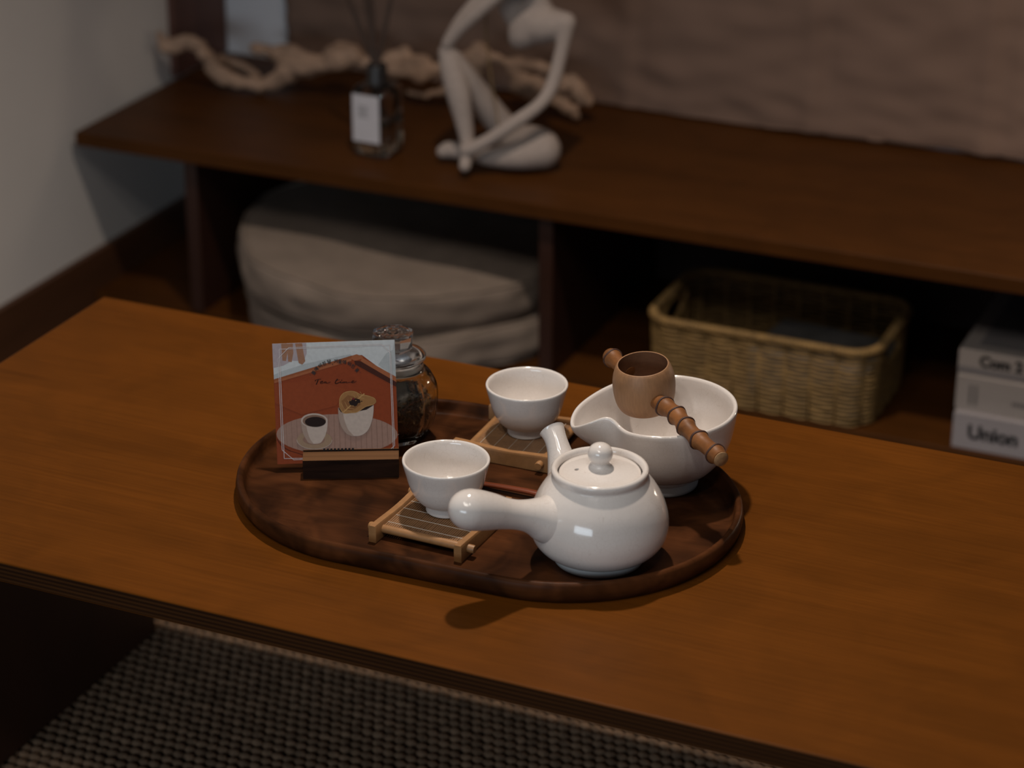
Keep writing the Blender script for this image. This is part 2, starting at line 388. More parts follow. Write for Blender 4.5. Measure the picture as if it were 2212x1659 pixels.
# ------------------------------------------------------------------ teapot with side handle
def teapot():
    c = (0.1252, -0.0736, Z)
    t = thing('teapot', 'white crackle-glazed teapot with a bulbous side handle and knobbed lid', 'teapot', c)
    prof = [(0.0, 0.004), (0.028, 0.004), (0.0315, 0.0), (0.0345, 0.0006), (0.0349, 0.004), (0.0342, 0.0078)]
    MB().lathe(prof, 72).build('foot_ring', M['bisque'], t)
    key = [(0.0335, 0.0072), (0.0400, 0.0090), (0.0466, 0.0138), (0.0512, 0.0205), (0.0532, 0.0290), (0.0530, 0.0370), (0.0510, 0.0455), (0.0476, 0.0540), (0.0434, 0.0612), (0.0396, 0.0665), (0.0368, 0.0702)]
    body = spline(key, 5)
    body += [(0.0362, 0.0712), (0.0366, 0.0726), (0.0372, 0.0748), (0.0371, 0.0766), (0.0362, 0.0779), (0.0348, 0.0784), (0.0335, 0.0780), (0.0326, 0.0768), (0.0320, 0.0745), (0.0318, 0.0700)]
    # inside of the pot
    body += [(0.0400, 0.0640), (0.0470, 0.0550), (0.0495, 0.0400), (0.0450, 0.0200), (0.030, 0.0095), (0.0, 0.0090)]
    MB().lathe(body, 96).build('body', M['ceramic'], t)
    lid = [(0.0, 0.0700), (0.0300, 0.0705), (0.0312, 0.0722), (0.0312, 0.0735), (0.0302, 0.0746), (0.0280, 0.0752), (0.020, 0.0768), (0.012, 0.0782), (0.0090, 0.0790), (0.0074, 0.0802)]
    kn = [(0.0068, 0.0816), (0.0072, 0.0830), (0.0086, 0.0850), (0.0095, 0.0878), (0.0094, 0.0906), (0.0083, 0.0936), (0.0062, 0.0958), (0.0034, 0.0972), (0.0, 0.0977)]
    o = MB().lathe(lid+kn[:1]+[(0.0, 0.0816)], 96).build('lid', M['ceramic'], t)
    # steam hole cut through the lid
    cut = MB().lathe([(0.0, 0.06), (0.0017, 0.06), (0.0017, 0.09), (0.0, 0.09)], 24, (-0.0150, -0.0100, 0)).build('cut', M['hole'])
    cut.location = c
    md = o.modifiers.new('b', 'BOOLEAN'); md.object = cut; md.operation = 'DIFFERENCE'; md.solver = 'EXACT'
    dg = bpy.context.evaluated_depsgraph_get(); dg.update()
    me = bpy.data.meshes.new_from_object(o.evaluated_get(dg)); o.modifiers.clear()
    me.set_sharp_from_angle(angle=R(40))
    if len(me.polygons) > 50: o.data = me
    bpy.data.objects.remove(cut)
    k = MB().lathe([(0.0074, 0.0800)]+spline(kn, 3), 48).build('knob', M['ceramic'], o)
    # handle: leaves the belly, narrows, swells to a rounded end
    d = Vector((-0.62, -0.785, 0)).normalized()
    hk = [(0.036, 0.0415, 0.0215), (0.044, 0.0440, 0.0198), (0.0500, 0.0462, 0.0174), (0.0560, 0.0488, 0.0146), (0.063, 0.0515, 0.0124), (0.072, 0.0545, 0.0114), (0.082, 0.0580, 0.0121), (0.092, 0.0618, 0.0139), (0.102, 0.0652, 0.0153), (0.1095, 0.0676, 0.0157)]
    P = spline(hk, 5)
    P += [(0.1095+0.0168*math.sin(q), 0.0676+0.0052*math.sin(q), max(0.0157*math.cos(q), 0.0002)) for q in (PI/2*k/14 for k in range(1, 15))]
    MB().tube([d*s+Vector((0, 0, h)) for s, h, r in P], [r for s, h, r in P], 32).build('handle', M['ceramic'], t, sharp=60)
    # spout
    e = Vector((-0.78, 0.626, 0)).normalized()
    sk = [(0.030, 0.0300, 0.0235), (0.042, 0.0370, 0.0212), (0.0510, 0.0440, 0.0172), (0.0582, 0.0520, 0.0130), (0.0636, 0.0600, 0.0103), (0.0682, 0.0665, 0.0090), (0.0728, 0.0716, 0.0089), (0.0778, 0.0758, 0.0100)]
    P = spline(sk, 5)
    mb = MB(); n = 32
    pts = [e*s+Vector((0, 0, h)) for s, h, r in P]; rad = [r for s, h, r in P]
    out = mb.tube(pts, rad, n, caps=False)
    mb.bm.verts.ensure_lookup_table(); vs = list(mb.bm.verts); last = vs[-n:]
    # pointed lip: shear the end ring so the outer side runs forward and level
    cx = pts[-1]
    for v in last:
        k_ = (v.co-cx).dot(e); v.co += e*max(0, k_)*0.28 - Vector((0, 0, 1))*k_*0.18
    inner = mb._v([cx+(v.co-cx)*0.70 for v in last]); ax = (pts[-6]-pts[-1])
    deep = mb._v([pts[-6]+(v.co-cx)*0.60 for v in last])
    for i in range(n):
        j = (i+1) % n; mb.face([last[i], last[j], inner[j], inner[i]], True); mb.face([inner[i], inner[j], deep[j], deep[i]], True)
    mb.face(deep)
    mb.build('spout', M['ceramic'], t, sharp=70)
teapot()

# ------------------------------------------------------------------ tea cups
def cup(loc, label, group):
    t = thing('tea_cup', label, 'cup', loc, (0, 0, random.random()*6), group)
    out = spline([(0.0156, 0.0), (0.0166, 0.0010), (0.0163, 0.0055), (0.0174, 0.0074), (0.0220, 0.0100), (0.0265, 0.0160), (0.0298, 0.0242), (0.0318, 0.0320), (0.0338, 0.0395), (0.0345, 0.0428)], 5)
    out += [(0.0346, 0.0440), (0.0340, 0.0450), (0.0330, 0.0450), (0.0322, 0.0440)]
    ins = spline([(0.0316, 0.0420), (0.0296, 0.0325), (0.0268, 0.0240), (0.0228, 0.0170), (0.0170, 0.0125), (0.0095, 0.0108), (0.0, 0.0104)], 4)
    MB().lathe([(0.0, 0.0018), (0.0125, 0.0018), (0.0138, 0.0)]+out+ins, 80).build('bowl', M['ceramic'], t)
cup((-0.0076, -0.0667, Z+0.0101), 'white tea cup on the coaster beside the teapot handle', 'tea cups')
cup((-0.0074, 0.0892, Z+0.0101), 'white tea cup on the coaster behind the teapot spout', 'tea cups')

# ------------------------------------------------------------------ bamboo coasters
def coaster(loc, rz, label):
    t = thing('bamboo_coaster', label, 'coaster', loc, (0, 0, rz), 'bamboo coasters')
    for s in (-1, 1):
        # bar: standing plank with softly rounded top, dished in the middle
        mb = MB(); L = 0.091; n = 14; rings = []
        for k in range(n+1):
            y = -L/2+L*k/n; top = 0.0142-0.0018*math.sin(PI*k/n)**2
            w_ = 0.0032
            rings.append(mb._v([(-w_, y, 0), (w_, y, 0), (w_, y, top-0.0016), (w_*0.75, y, top), (-w_*0.75, y, top), (-w_, y, top-0.0016)]))
        for a, b in zip(rings, rings[1:]):
            for i in range(6): mb.face([a[i], a[(i+1) % 6], b[(i+1) % 6], b[i]], True)
        mb.face(rings[0]); mb.face(rings[-1])
        mb.build('side_bar', M['bamboo'], t, loc=(s*0.0372, 0, 0), sharp=35)
        mb = MB(); mb.tube([(x*0.046, 0, 0) for x in (-1, -0.97, -0.5, 0, 0.5, 0.97, 1)], [0.0030, 0.0034, 0.0034, 0.0034, 0.0034, 0.0034, 0.0030], 14)
        mb.build('rod', M['bamboo'], t, loc=(0, s*0.0335, 0.0072), sharp=40)
    mb = MB(); k = 0; x = -0.0335
    while x < 0.0335:
        mb.box((x, 0, 0.0092+random.uniform(-.0001, .0001)), (0.00155, 0.068, 0.0011), 0.0003, 1); x += 0.00182
    o = mb.build('slat_mat', M['slat'], t); stuff(o)
    for y in (-0.026, -0.013, 0.0, 0.013, 0.026):
        mb = MB(); mb.tube([(-0.0338+0.0676*k/72, y, 0.00985+0.00015*math.sin(k*PI/1.0+0.4)) for k in range(73)], 0.00028, 5)
        mb.build('binding_thread', M['thread'], t)
coaster((-0.0065, -0.0785, Z), R(-1.5), 'small bamboo coaster under the cup beside the teapot handle')
coaster((-0.0090, 0.0830, Z), R(90+1.0), 'small bamboo coaster under the cup behind the teapot spout')

# ------------------------------------------------------------------ pouring bowl
def pouring_bowl():
    t = thing('pouring_bowl', 'white ceramic pouring bowl with a pinched spout under the bamboo ladle', 'bowl', (0.1235, 0.0669, Z))
    MB().lathe([(0.0, 0.004), (0.0245, 0.004), (0.0270, 0.0), (0.0292, 0.0006), (0.0296, 0.004), (0.0288, 0.0105)], 72).build('foot_ring', M['bisque'], t)
    az = math.atan2(-0.0520, -0.0555)      # spout direction
    outp = spline([(0.0, 0.0100), (0.0275, 0.0096), (0.0330, 0.0118), (0.0420, 0.0190), (0.0500, 0.0300), (0.0552, 0.0430), (0.0580, 0.0570), (0.0590, 0.0655)], 6)
    lip = [(0.0592, 0.0675), (0.0587, 0.0692), (0.0574, 0.0698), (0.0560, 0.0690), (0.0553, 0.0672)]
    inp = spline([(0.0545, 0.0620), (0.0525, 0.0500), (0.0480, 0.0360), (0.0400, 0.0240), (0.0290, 0.0165), (0.0150, 0.0135), (0.0, 0.0130)], 6)
    def fn(p, a):
        d = (a-az+PI) % (2*PI)-PI
        r = math.hypot(p.x, p.y); k = max(0.0, (p.z-0.030)/0.040); k = k*k*(3-2*min(k, 1)) if k < 1 else 1.0
        s = math.exp(-(d/0.17)**2) if d > 0 else math.exp(-(abs(d)/0.52)**1.7)
        side = math.exp(-((d-0.42)/0.20)**2)
        rr = r+k*(0.0205*s-0.0046*side); up = 0.0060*k*math.exp(-((d-0.26)/0.14)**2)
        dip = -0.0050*k*math.exp(-(d/(0.14 if d > 0 else 0.30))**2) + 0.0018*k*math.cos(a-az+PI)
        return Vector((rr*math.cos(a), rr*math.sin(a), p.z+up+dip))
    MB().lathe(outp+lip+inp, 144, fn=fn).build('bowl', M['ceramic'], t)
pouring_bowl()

# ------------------------------------------------------------------ bamboo ladle strainer laid across the bowl
def ladle():
    a = Vector((0.0611, 0.1060, Z+0.0850)); b = Vector((0.1993, -0.0093, Z+0.0705))
    ax = (b-a).normalized(); L = (b-a).length
    t = thing('bamboo_strainer', 'brown bamboo ladle strainer with a knobbly handle lying across the pouring bowl', 'strainer', a)
    cc = ax*(L*0.315)+Vector((0, 0, 0.002))
    tilt = Matrix.Rotation(R(5), 4, Vector((0.912, 0.41, 0))) @ Matrix.Rotation(R(-4.5), 4, Vector((-0.41, 0.912, 0)))
    out = spline([(0.0175, -0.0200), (0.0205, -0.0192), (0.0236, -0.0130), (0.0252, -0.0040), (0.0254, 0.0040), (0.0244, 0.0110), (0.0224, 0.0170), (0.0212, 0.0192)], 5)
    mb = MB(); mb.lathe(out+[(0.0208, 0.0198), (0.0200, 0.0196)], 64)
    o = mb.build('strainer_cup', M['ladle'], t, fix=True); o.location = cc; o.rotation_euler = tilt.to_euler()
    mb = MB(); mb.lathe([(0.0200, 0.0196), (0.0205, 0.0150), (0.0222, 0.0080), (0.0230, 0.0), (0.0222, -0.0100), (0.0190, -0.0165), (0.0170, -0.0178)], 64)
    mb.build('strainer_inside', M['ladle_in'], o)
    # perforated floor
    from mathutils.geometry import delaunay_2d_cdt
    co = []; faces = []; nb = 48
    co += [Vector((0.0180*math.cos(2*PI*k/nb), 0.0180*math.sin(2*PI*k/nb))) for k in range(nb)]
    edges = [(k, (k+1) % nb) for k in range(nb)]; holes = []
    for i in range(-3, 4):
        for j in range(-3, 4):
            hx, hy = (i+(0.5 if j % 2 else 0))*0.0042, j*0.0037
            if math.hypot(hx, hy) > 0.0135: continue
            s0 = len(co); co += [Vector((hx+0.00085*math.cos(2*PI*k/8), hy+0.00085*math.sin(2*PI*k/8))) for k in range(8)]
            edges += [(s0+k, s0+(k+1) % 8) for k in range(8)]; holes.append((hx, hy))
    v2, e2, f2, *_ = delaunay_2d_cdt(co, edges, [], 1, 1e-7)
    mb = MB(); vt = mb._v([(v.x, v.y, -0.0182) for v in v2]); vb = mb._v([(v.x, v.y, -0.0200) for v in v2])
    for f in f2:
        cx = sum(v2[i].x for i in f)/3; cy = sum(v2[i].y for i in f)/3
        if any(math.hypot(cx-h[0], cy-h[1]) < 0.0008 for h in holes): continue
        mb.face([vt[i] for i in f]); mb.face([vb[i] for i in reversed(f)])
    mb.build('perforated_floor', M['ladle'], o, fix=False)
    # cane: two lengths either side of the cup
    def cane(s0, s1, nodes, name):
        N = 60; pts = []; rad = []
        for k in range(N+1):
            s = s0+(s1-s0)*k/N; r = 0.0064
            for q in nodes: r += 0.0018*math.exp(-((s-q)/0.0042)**2)-0.0006*math.exp(-((s-q)/0.0011)**2)
            pts.append(ax*s+Vector((0, 0, 0.0012*math.sin(s*70)))+ax.cross(Vector((0, 0, 1)))*0.0009*math.sin(s*105)); rad.append(r)
        h = MB().tube(pts, rad, 20).build(name, M['cane'], t, sharp=50)
        for q in nodes:
            k = min(range(N+1), key=lambda i: abs(s0+(s1-s0)*i/N-q))
            p = pts[k]; u = ax.orthogonal().normalized(); v = ax.cross(u)
            ring = [p+ax*0.0006*math.sin(3*2*PI*i/28+q*900)+(u*math.cos(2*PI*i/28)+v*math.sin(2*PI*i/28))*(rad[k]+0.00012) for i in range(28)]
            MB().tube(ring, 0.0010, 6, closed=True).build('node_ring', M['node'], h)
        return h, pts, rad
    h, pts, rad = cane(L*0.315+0.0225, L, [0.092, 0.110, 0.1265, 0.1465, 0.1705], 'handle')
    MB().lathe([(0.0, 0.0006), (rad[-1]*0.92, 0.0006), (rad[-1]*0.96, 0.0), (0, -0.0005)], 24).build('cut_end', M['caneend'], h, loc=pts[-1], rot=ax.to_track_quat('Z', 'Y').to_euler())
    h, pts, rad = cane(-0.002, L*0.315-0.0225, [0.0035], 'handle_stub')
    MB().lathe([(0.0, 0.0006), (rad[0]*0.92, 0.0006), (rad[0]*0.96, 0.0), (0, -0.0005)], 24).build('cut_end', M['caneend'], h, loc=pts[0], rot=(-ax).to_track_quat('Z', 'Y').to_euler())
ladle()

# ------------------------------------------------------------------ red wooden tea scoop lying between cup and bowl
def scoop():
    P = spline([(-0.035, 0.0, 0.0028, 0.0024), (-0.01, 0.0005, 0.0045, 0.0031), (0.03, 0.0, 0.0065, 0.0034), (0.055, -0.0005, 0.0060, 0.0040), (0.075, 0.0, 0.0048, 0.0062), (0.090, 0.0, 0.0042, 0.0078), (0.100, 0.0, 0.0046, 0.0060), (0.103, 0.0, 0.0050, 0.0022)], 5)
    mb = MB(); mb.tube([(x, y, z) for x, y, z, r in P], [r for *_, r in P], 14, squash=(0.55, 1.0))
    o = mb.build('tea_scoop', M['spoon'], loc=(0.0, -0.003, Z-0.0012), rot=(0, 0, R(0)))
    tag(o, 'slim reddish-brown wooden tea scoop lying on the tray beside the teapot', 'scoop')
scoop()

# ------------------------------------------------------------------ glass jar of tea
def jar():
    c = (-0.1154, 0.0562, Z)
    t = thing('tea_jar', 'faceted clear glass jar of loose tea with an octagonal knob stopper', 'jar', c, (0, 0, R(24)))
    def ring(r, h, sq):      # octagon with rounded corners blending to a circle
        pts = []
        for k in range(96):
            a = 2*PI*k/96; q = (a % (PI/4))-PI/8
            ro = r*(math.cos(PI/8)/math.cos(q))*1.045
            rr = r*(1-sq)+ro*sq; pts.append((rr*math.cos(a), rr*math.sin(a), h))
        return pts
    op = spline([(0.0225, 0.0, .9), (0.0245, 0.0015, .9), (0.0310, 0.0110, .9), (0.0345, 0.0240, .9), (0.0358, 0.0380, .85), (0.0352, 0.0490, .7), (0.0320, 0.0575, .4), (0.0268, 0.0620, .1), (0.0252, 0.0650, 0.0), (0.0252, 0.0690, 0.0)], 4)
    ip = spline([(0.0232, 0.0690, 0.0), (0.0232, 0.0645, 0.0), (0.0290, 0.0570, .3), (0.0325, 0.0480, .6), (0.0332, 0.0380, .7), (0.0320, 0.0250, .75), (0.0288, 0.0130, .75), (0.0235, 0.0065, .75), (0.015, 0.0050, .5)], 4)
    mb = MB(); rings = [mb._v(ring(*p)) for p in op+ip]
    for a, b in zip(rings, rings[1:]):
        for i in range(96): mb.face([a[i], a[(i+1) % 96], b[(i+1) % 96], b[i]], True)
    mb.face(rings[0]); mb.face(rings[-1])
    mb.build('jar_body', M['glass'], t, sharp=50)
    MB().lathe([(0.0215, 0.0635), (0.0231, 0.0640), (0.0231, 0.0715), (0.0215, 0.0718)], 64, closed=True).build('gasket', M['gasket'], t)
    l = MB().lathe([(0.0, 0.0700), (0.020, 0.0700), (0.0205, 0.0718), (0.0265, 0.0721), (0.0275, 0.0731), (0.0275, 0.0747), (0.0268, 0.0755), (0.0225, 0.0757), (0.0215, 0.0766), (0.0150, 0.0775), (0.0130, 0.0790), (0.0, 0.0790)], 72).build('stopper_plate', M['glassk'], t, sharp=40)
    mb = MB(); pr = [(0.0128, 0.0785), (0.0155, 0.0815), (0.0176, 0.0835), (0.0182, 0.0940), (0.0174, 0.0955), (0.0150, 0.0958), (0.0146, 0.0950)]
    oct_ = lambda r, h: [(r*math.cos(PI/8+PI*k/4), r*math.sin(PI/8+PI*k/4), h) for k in range(8)]
    rs = [mb._v(oct_(*p)) for p in pr]
    for a, b in zip(rs, rs[1:]):
        for i in range(8): mb.face([a[i], a[(i+1) % 8], b[(i+1) % 8], b[i]])
    mb.face(rs[0]); mb.face(rs[-1])
    kn = mb.build('octagonal_knob', M['glassk'], l)
    for k in range(10):
        a = 2*PI*k/10
        MB().ball((0.0100*math.cos(a), 0.0100*math.sin(a), 0.0950), (0.0036, 0.0024, 0.0016), 14, 8, Matrix.Rotation(a, 3, 'Z')).build('flower_petal', M['glass'], kn)
    MB().lathe([(0.0, 0.0960), (0.0022, 0.0962), (0.0042, 0.0958), (0.0046, 0.0948), (0.0, 0.0944)], 24).build('flower_centre', M['glass'], kn)
    # loose tea heap inside
    mb = MB()
    for k in range(1500):
        h = 0.0075+0.0335*random.random()**0.9
        rmax = 0.0215+0.0080*min(1, (h-0.006)/0.016)
        r = rmax*math.sqrt(random.uniform(0.25, 1)); a = random.random()*2*PI
        if h > 0.036 and r > 0.026: continue
        mb.mi = random.choices((0, 1, 2), (6, 3, 1.2))[0]
        d = Vector((random.uniform(-1, 1), random.uniform(-1, 1), random.uniform(-1, 1))).normalized()*random.uniform(0.0012, 0.0032)
        p = Vector((r*math.cos(a), r*math.sin(a), h)); q = d.orthogonal().normalized()*random.uniform(0.0004, 0.0012)
        mb.tube([p-d, p-d*0.3+q, p+d*0.4+q, p+d], [0.0003, 0.0008, 0.0008, 0.0002], 5)
    mb.mi = 0; mb.lathe([(0.0, 0.0068), (0.018, 0.0072), (0.0225, 0.014), (0.0245, 0.030), (0.020, 0.037), (0.0, 0.038)], 24)
    o = mb.build('loose_tea', M['tea'], loc=c, fix=False); stuff(o)
    tag(o, 'dried dark and golden loose tea leaves inside the glass jar', 'tea leaves')
jar()

# ------------------------------------------------------------------ card holder and picture card
HA = R(26.5); HLEN = 0.0785
hx = Vector((math.cos(HA), math.sin(HA), 0)); hy = Vector((-math.sin(HA), math.cos(HA), 0))
hc = Vector((-0.1466, -0.0489, Z)) + hx*HLEN/2      # middle of the front bottom edge
def card_holder():
    t = thing('card_holder', 'dark wooden block with a pale sawn top holding the picture card', 'card holder', hc, (0, 0, HA))
    mb = MB(); pr = [(0.0, 0.0), (0.0005, 0.0165), (0.0140, 0.0178), (0.0128, 0.0070), (0.0152, 0.0066), (0.0164, 0.0184), (0.0240, 0.0190), (0.0246, 0.0)]
    A = mb._v([(-HLEN/2, y, z) for y, z in pr]); B = mb._v([(HLEN/2, y, z) for y, z in pr]); n = len(pr)
    for i in range(n):
        mb.mi = 1 if i in (1, 5) else 0
        mb.face([A[i], A[(i+1) % n], B[(i+1) % n], B[i]])
    mb.mi = 0
    for S in (A, B):
        mb.face([S[0], S[1], S[2], S[3]]); mb.face([S[0], S[3], S[4], S[7]]); mb.face([S[4], S[5], S[6], S[7]])
    mb.build('block', [M['holder'], M['holdertop']], t)
card_holder()

def flat(name, col, rough=0.45):
    return plain(name, col, rough, 0.06, 300, 0.0, 0.12)
def picture_card():
    W = 0.1000
    LEAN = R(-16)
    t = thing('picture_card', 'square printed card with two tea cups and the words Tea time, standing in the block', 'card',
              hc+hy*0.0140+hx*(-0.0215-HLEN/2)+Vector((0, 0, 0.0072)), (LEAN, 0, 0))
    t.rotation_euler = (Matrix.Rotation(HA, 4, 'Z') @ Matrix.Rotation(LEAN, 4, 'X') @ Matrix.Rotation(R(-1.0), 4, 'Y')).to_euler()
    MB().box((W/2, 0.0002, W/2), (W, 0.0004, W)).build('card_stock', M['label'], t)
    ex, ey = (1054.0, -39.0), (40.0, 1038.0); det = ex[0]*ey[1]-ex[1]*ey[0]
    def uv(x, y):
        x -= 348; y -= 252
        u = (x*ey[1]-y*ey[0])/det; v = (ex[0]*y-ex[1]*x)/det
        return u*W, (1-v)*W
    cols = dict(red=(0.225, 0.045, 0.014), sky=(0.50, 0.53, 0.54), sky2=(0.38, 0.41, 0.42), pink=(0.36, 0.31, 0.33), brown=(0.30, 0.155, 0.095), beam=(0.255, 0.080, 0.032), beaml=(0.31, 0.105, 0.045), dark=(0.055, 0.016, 0.010), board=(0.30, 0.185, 0.145), boardd=(0.245, 0.145, 0.11),
                sauc=(0.30, 0.205, 0.135), cup=(0.46, 0.38, 0.33), cupd=(0.33, 0.245, 0.20), cupin=(0.20, 0.12, 0.085), tea=(0.020, 0.010, 0.008), leaf=(0.30, 0.15, 0.055), leafd=(0.22, 0.095, 0.035), vein=(0.45, 0.26, 0.10), berry=(0.14, 0.015, 0.020), white=(0.62, 0.58, 0.58), ink=(0.012, 0.010, 0.010), orange=(0.238, 0.050, 0.0155))
    names = list(cols); mats = [flat('card_print_'+k, cols[k]) for k in names]
    mb = MB(); lay = [0]
    def P(pts, col, raw=False):
        lay[0] += 1; mb.mi = names.index(col); y = -0.00001*lay[0]
        q = []
        for a in pts:
            u, v = a if raw else uv(*a)
            q.append((min(max(u, 0), W), y, min(max(v, 0), W)))
        mb.poly(q)
    def E(cx, cy, rx, ry, col, rot=0.0, n=40, a0=0, a1=2*PI):
        c, s = math.cos(rot), math.sin(rot)
        P([(cx+c*rx*math.cos(a)-s*ry*math.sin(a), cy+s*rx*math.cos(a)+c*ry*math.sin(a)) for a in (a0+(a1-a0)*k/n for k in range(n))], col)
    def line(pts, wd, col):
        lay[0] += 1; mb.mi = names.index(col); y = -0.00001*lay[0]
        for (a, b) in zip(pts, pts[1:]):
            a = Vector(uv(*a)); b = Vector(uv(*b)); d = (b-a)
            if d.length < 1e-9: continue
            n_ = Vector((-d.y, d.x)).normalized()*wd/2; d = d.normalized()*wd*0.3
            mb.poly([(p.x, y, p.y) for p in (a-n_-d, b-n_+d, b+n_+d, a+n_-d)])
    P([(0, 0), (W, 0), (W, W), (0, W)], 'red', True)
    P([(348, 252), (1402, 213), (1420, 560), (1120, 345), (1030, 350), (362, 556)], 'sky')
    P([(1402, 213), (1416, 540), (1260, 430), (1330, 330), (1385, 300)], 'sky2')
    P([(362, 556), (1030, 350), (1020, 340), (960, 350), (640, 420), (420, 490), (360, 520)], 'sky2')
    P([(348, 252), (640, 242), (645, 330), (620, 400), (520, 395), (440, 440), (356, 460)], 'pink')
    for x, y1 in ((450, 400), (500, 408)): P([(x-25, 250), (x+25, 248), (x+30, 330), (x+15, y1), (x-15, y1-5), (x-20, 330)], 'brown')
    P([(545, 247), (605, 245), (618, 330), (632, 400), (605, 430), (575, 415), (560, 330)], 'brown')
    P([(362, 556), (1030, 352), (1030, 395), (365, 590)], 'beam')
    P([(363, 572), (1030, 374), (1030, 395), (365, 590)], 'beaml')
    P([(1030, 352), (1075, 338), (1130, 358), (1126, 378), (1060, 395), (1030, 380)], 'beaml')
    P([(1126, 370), (1418, 530), (1420, 580), (1105, 400)], 'beaml')
    P([(1055, 393), (1110, 398), (1420, 575), (1422, 618), (1060, 425)], 'dark')
    P([(365, 600), (700, 560), (980, 640), (900, 780), (600, 860), (370, 760)], 'orange')
    E(905, 1030, 524, 175, 'board')
    for k in range(46):
        x = 395+k*23; hgt = 175*math.sqrt(max(0, 1-((x-905)/524.0)**2))
        if k % 2: line([(x, 1030-hgt+3), (x+10, 1030+hgt-3)], 0.00045, 'boardd')
    P([(388, 1050), (400, 1110), (470, 1170), (600, 1205), (620, 1300), (380, 1300)], 'red')
    line([(386, 1075), (430, 1135), (500, 1175), (610, 1208)], 0.0005, 'dark')
    E(710, 1078, 152, 80, 'sauc'); E(703, 1066, 138, 68, 'sauc'); line([(710+152*math.cos(a), 1078+80*math.sin(a)) for a in (PI*k/24 for k in range(25))], 0.0004, 'cup'); E(705, 1075, 95, 44, 'boardd')
    P(spline([(594, 905), (598, 965), (615, 1030), (645, 1085), (662, 1104), (710, 1112), (755, 1106), (778, 1085), (805, 1035), (821, 970), (824, 900)], 4), 'cup')
    P(spline([(594, 905), (598, 965), (615, 1030), (645, 1085), (662, 1104), (700, 1111), (672, 1070), (648, 1000), (638, 940)], 4), 'cupd')
    E(709, 910, 115, 62, 'cup'); E(709, 913, 101, 52, 'cupin'); E(718, 922, 90, 44, 'tea')
    P(spline([(915, 800), (918, 870), (932, 935), (965, 998), (1005, 1033), (1065, 1044), (1125, 1033), (1175, 990), (1206, 915), (1220, 840), (1222, 775)], 4)+[(1100, 800)], 'cup')
    P(spline([(915, 800), (918, 870), (932, 935), (965, 998), (1005, 1033), (1050, 1043), (1000, 985), (968, 900), (955, 830)], 4), 'cupd')
    P([(918, 805), (940, 838), (1060, 836), (1160, 815), (1218, 778), (1150, 760), (980, 770)], 'tea')
    leaf = spline([(928, 790), (930, 720), (960, 675), (1010, 657), (1060, 660), (1110, 685), (1170, 695), (1225, 715), (1240, 745), (1215, 770), (1150, 790), (1080, 835), (1030, 842), (965, 845), (935, 810), (928, 790)], 5)
    P(leaf[:-1], 'leaf'); line(leaf, 0.00055, 'vein')
    P([(945, 740), (1000, 690), (1080, 710), (1110, 770), (1040, 820), (960, 815)], 'leafd')
    line([(960, 838), (1060, 745), (1140, 678)], 0.0009, 'vein')
    for k in range(7):
        q = k/6; x = 975+q*150; y = 825-q*135
        line([(x, y), (x-30+10*q, y-60+30*q)], 0.0003, 'vein'); line([(x, y), (x+55-20*q, y+5)], 0.0003, 'vein')
    for x, y, r in ((1060, 745, 34), (1035, 760, 22), (1085, 740, 22), (1020, 750, 12), (1062, 770, 18), (1100, 748, 10), (1118, 742, 6)): E(x, y, r, r*0.85, 'tea', n=14)
    E(1047, 722, 12, 9, 'berry', n=12); E(1068, 735, 5, 4, 'vein', n=8)
    # thin double frame
    line([(410, 297), (1357, 258), (1393, 1150)], 0.00038, 'white'); line([(410, 297), (448, 1240), (620, 1236)], 0.00038, 'white')
    line([(620, 1246), (530, 1250), (430, 1165), (400, 375), (490, 283), (1283, 250), (1370, 330), (1405, 1125), (1375, 1150)], 0.00038, 'white')
    # handwriting
    def S(pts, wd=0.0007): line(spline(pts, 4), wd, 'ink')
    def H(pts, wd=0.00036):          # points of a closer crop (640..820, 770..880) -> crop used above
        S([((640+x*180/2212-500)*3.95, (770+y*110/1352-680)*3.95) for x, y in pts], wd)
    H([(510, 670), (520, 640), (580, 622), (660, 612)]); H([(588, 628), (570, 680), (535, 755)], 0.0006)
    H([(655, 700), (700, 690), (710, 672), (680, 670), (648, 700), (650, 725), (690, 728), (745, 705)])
    H([(800, 685), (770, 680), (748, 700), (760, 715), (800, 695), (805, 690), (800, 715), (830, 718), (870, 705), (915, 688)])
    H([(1105, 605), (1060, 670), (1045, 715), (1075, 728), (1130, 710), (1190, 680)], 0.00055); H([(1060, 645), (1160, 628)])
    H([(1200, 675), (1190, 705), (1215, 708), (1250, 690)]); H([(1218, 632), (1224, 640)], 0.0006)
    H([(1260, 682), (1255, 712), (1285, 685), (1300, 684), (1298, 710), (1330, 684), (1350, 684), (1350, 708), (1390, 700), (1480, 690)])
    H([(1480, 690), (1540, 672), (1545, 655), (1515, 655), (1490, 685), (1505, 708), (1560, 695), (1615, 662)])
    for k in range(9): P([(785+k*31, 1153-k*0.8), (803+k*31, 1152-k*0.8), (803+k*31, 1170), (785+k*31, 1170)], 'ink')
    mb.build('printed_picture', mats, t, fix=False)
    # arched line of type
    G = [('·', 380, 505, -52), ('물', 475, 445, -50), ('에', 548, 345, -42), ('비', 652, 255, -30), ('친', 755, 200, -24), ('달', 885, 150, -12), (',', 968, 180, -8), ('거', 1065, 140, -2), ('울', 1175, 148, 4), ('에', 1290, 160, 10), ('비', 1425, 210, 22), ('친', 1520, 270, 30), ('꽃', 1625, 375, 42), ('·', 1715, 430, 48)]
    mbt = MB(); lay[0] += 2; yy = -0.00001*lay[0]
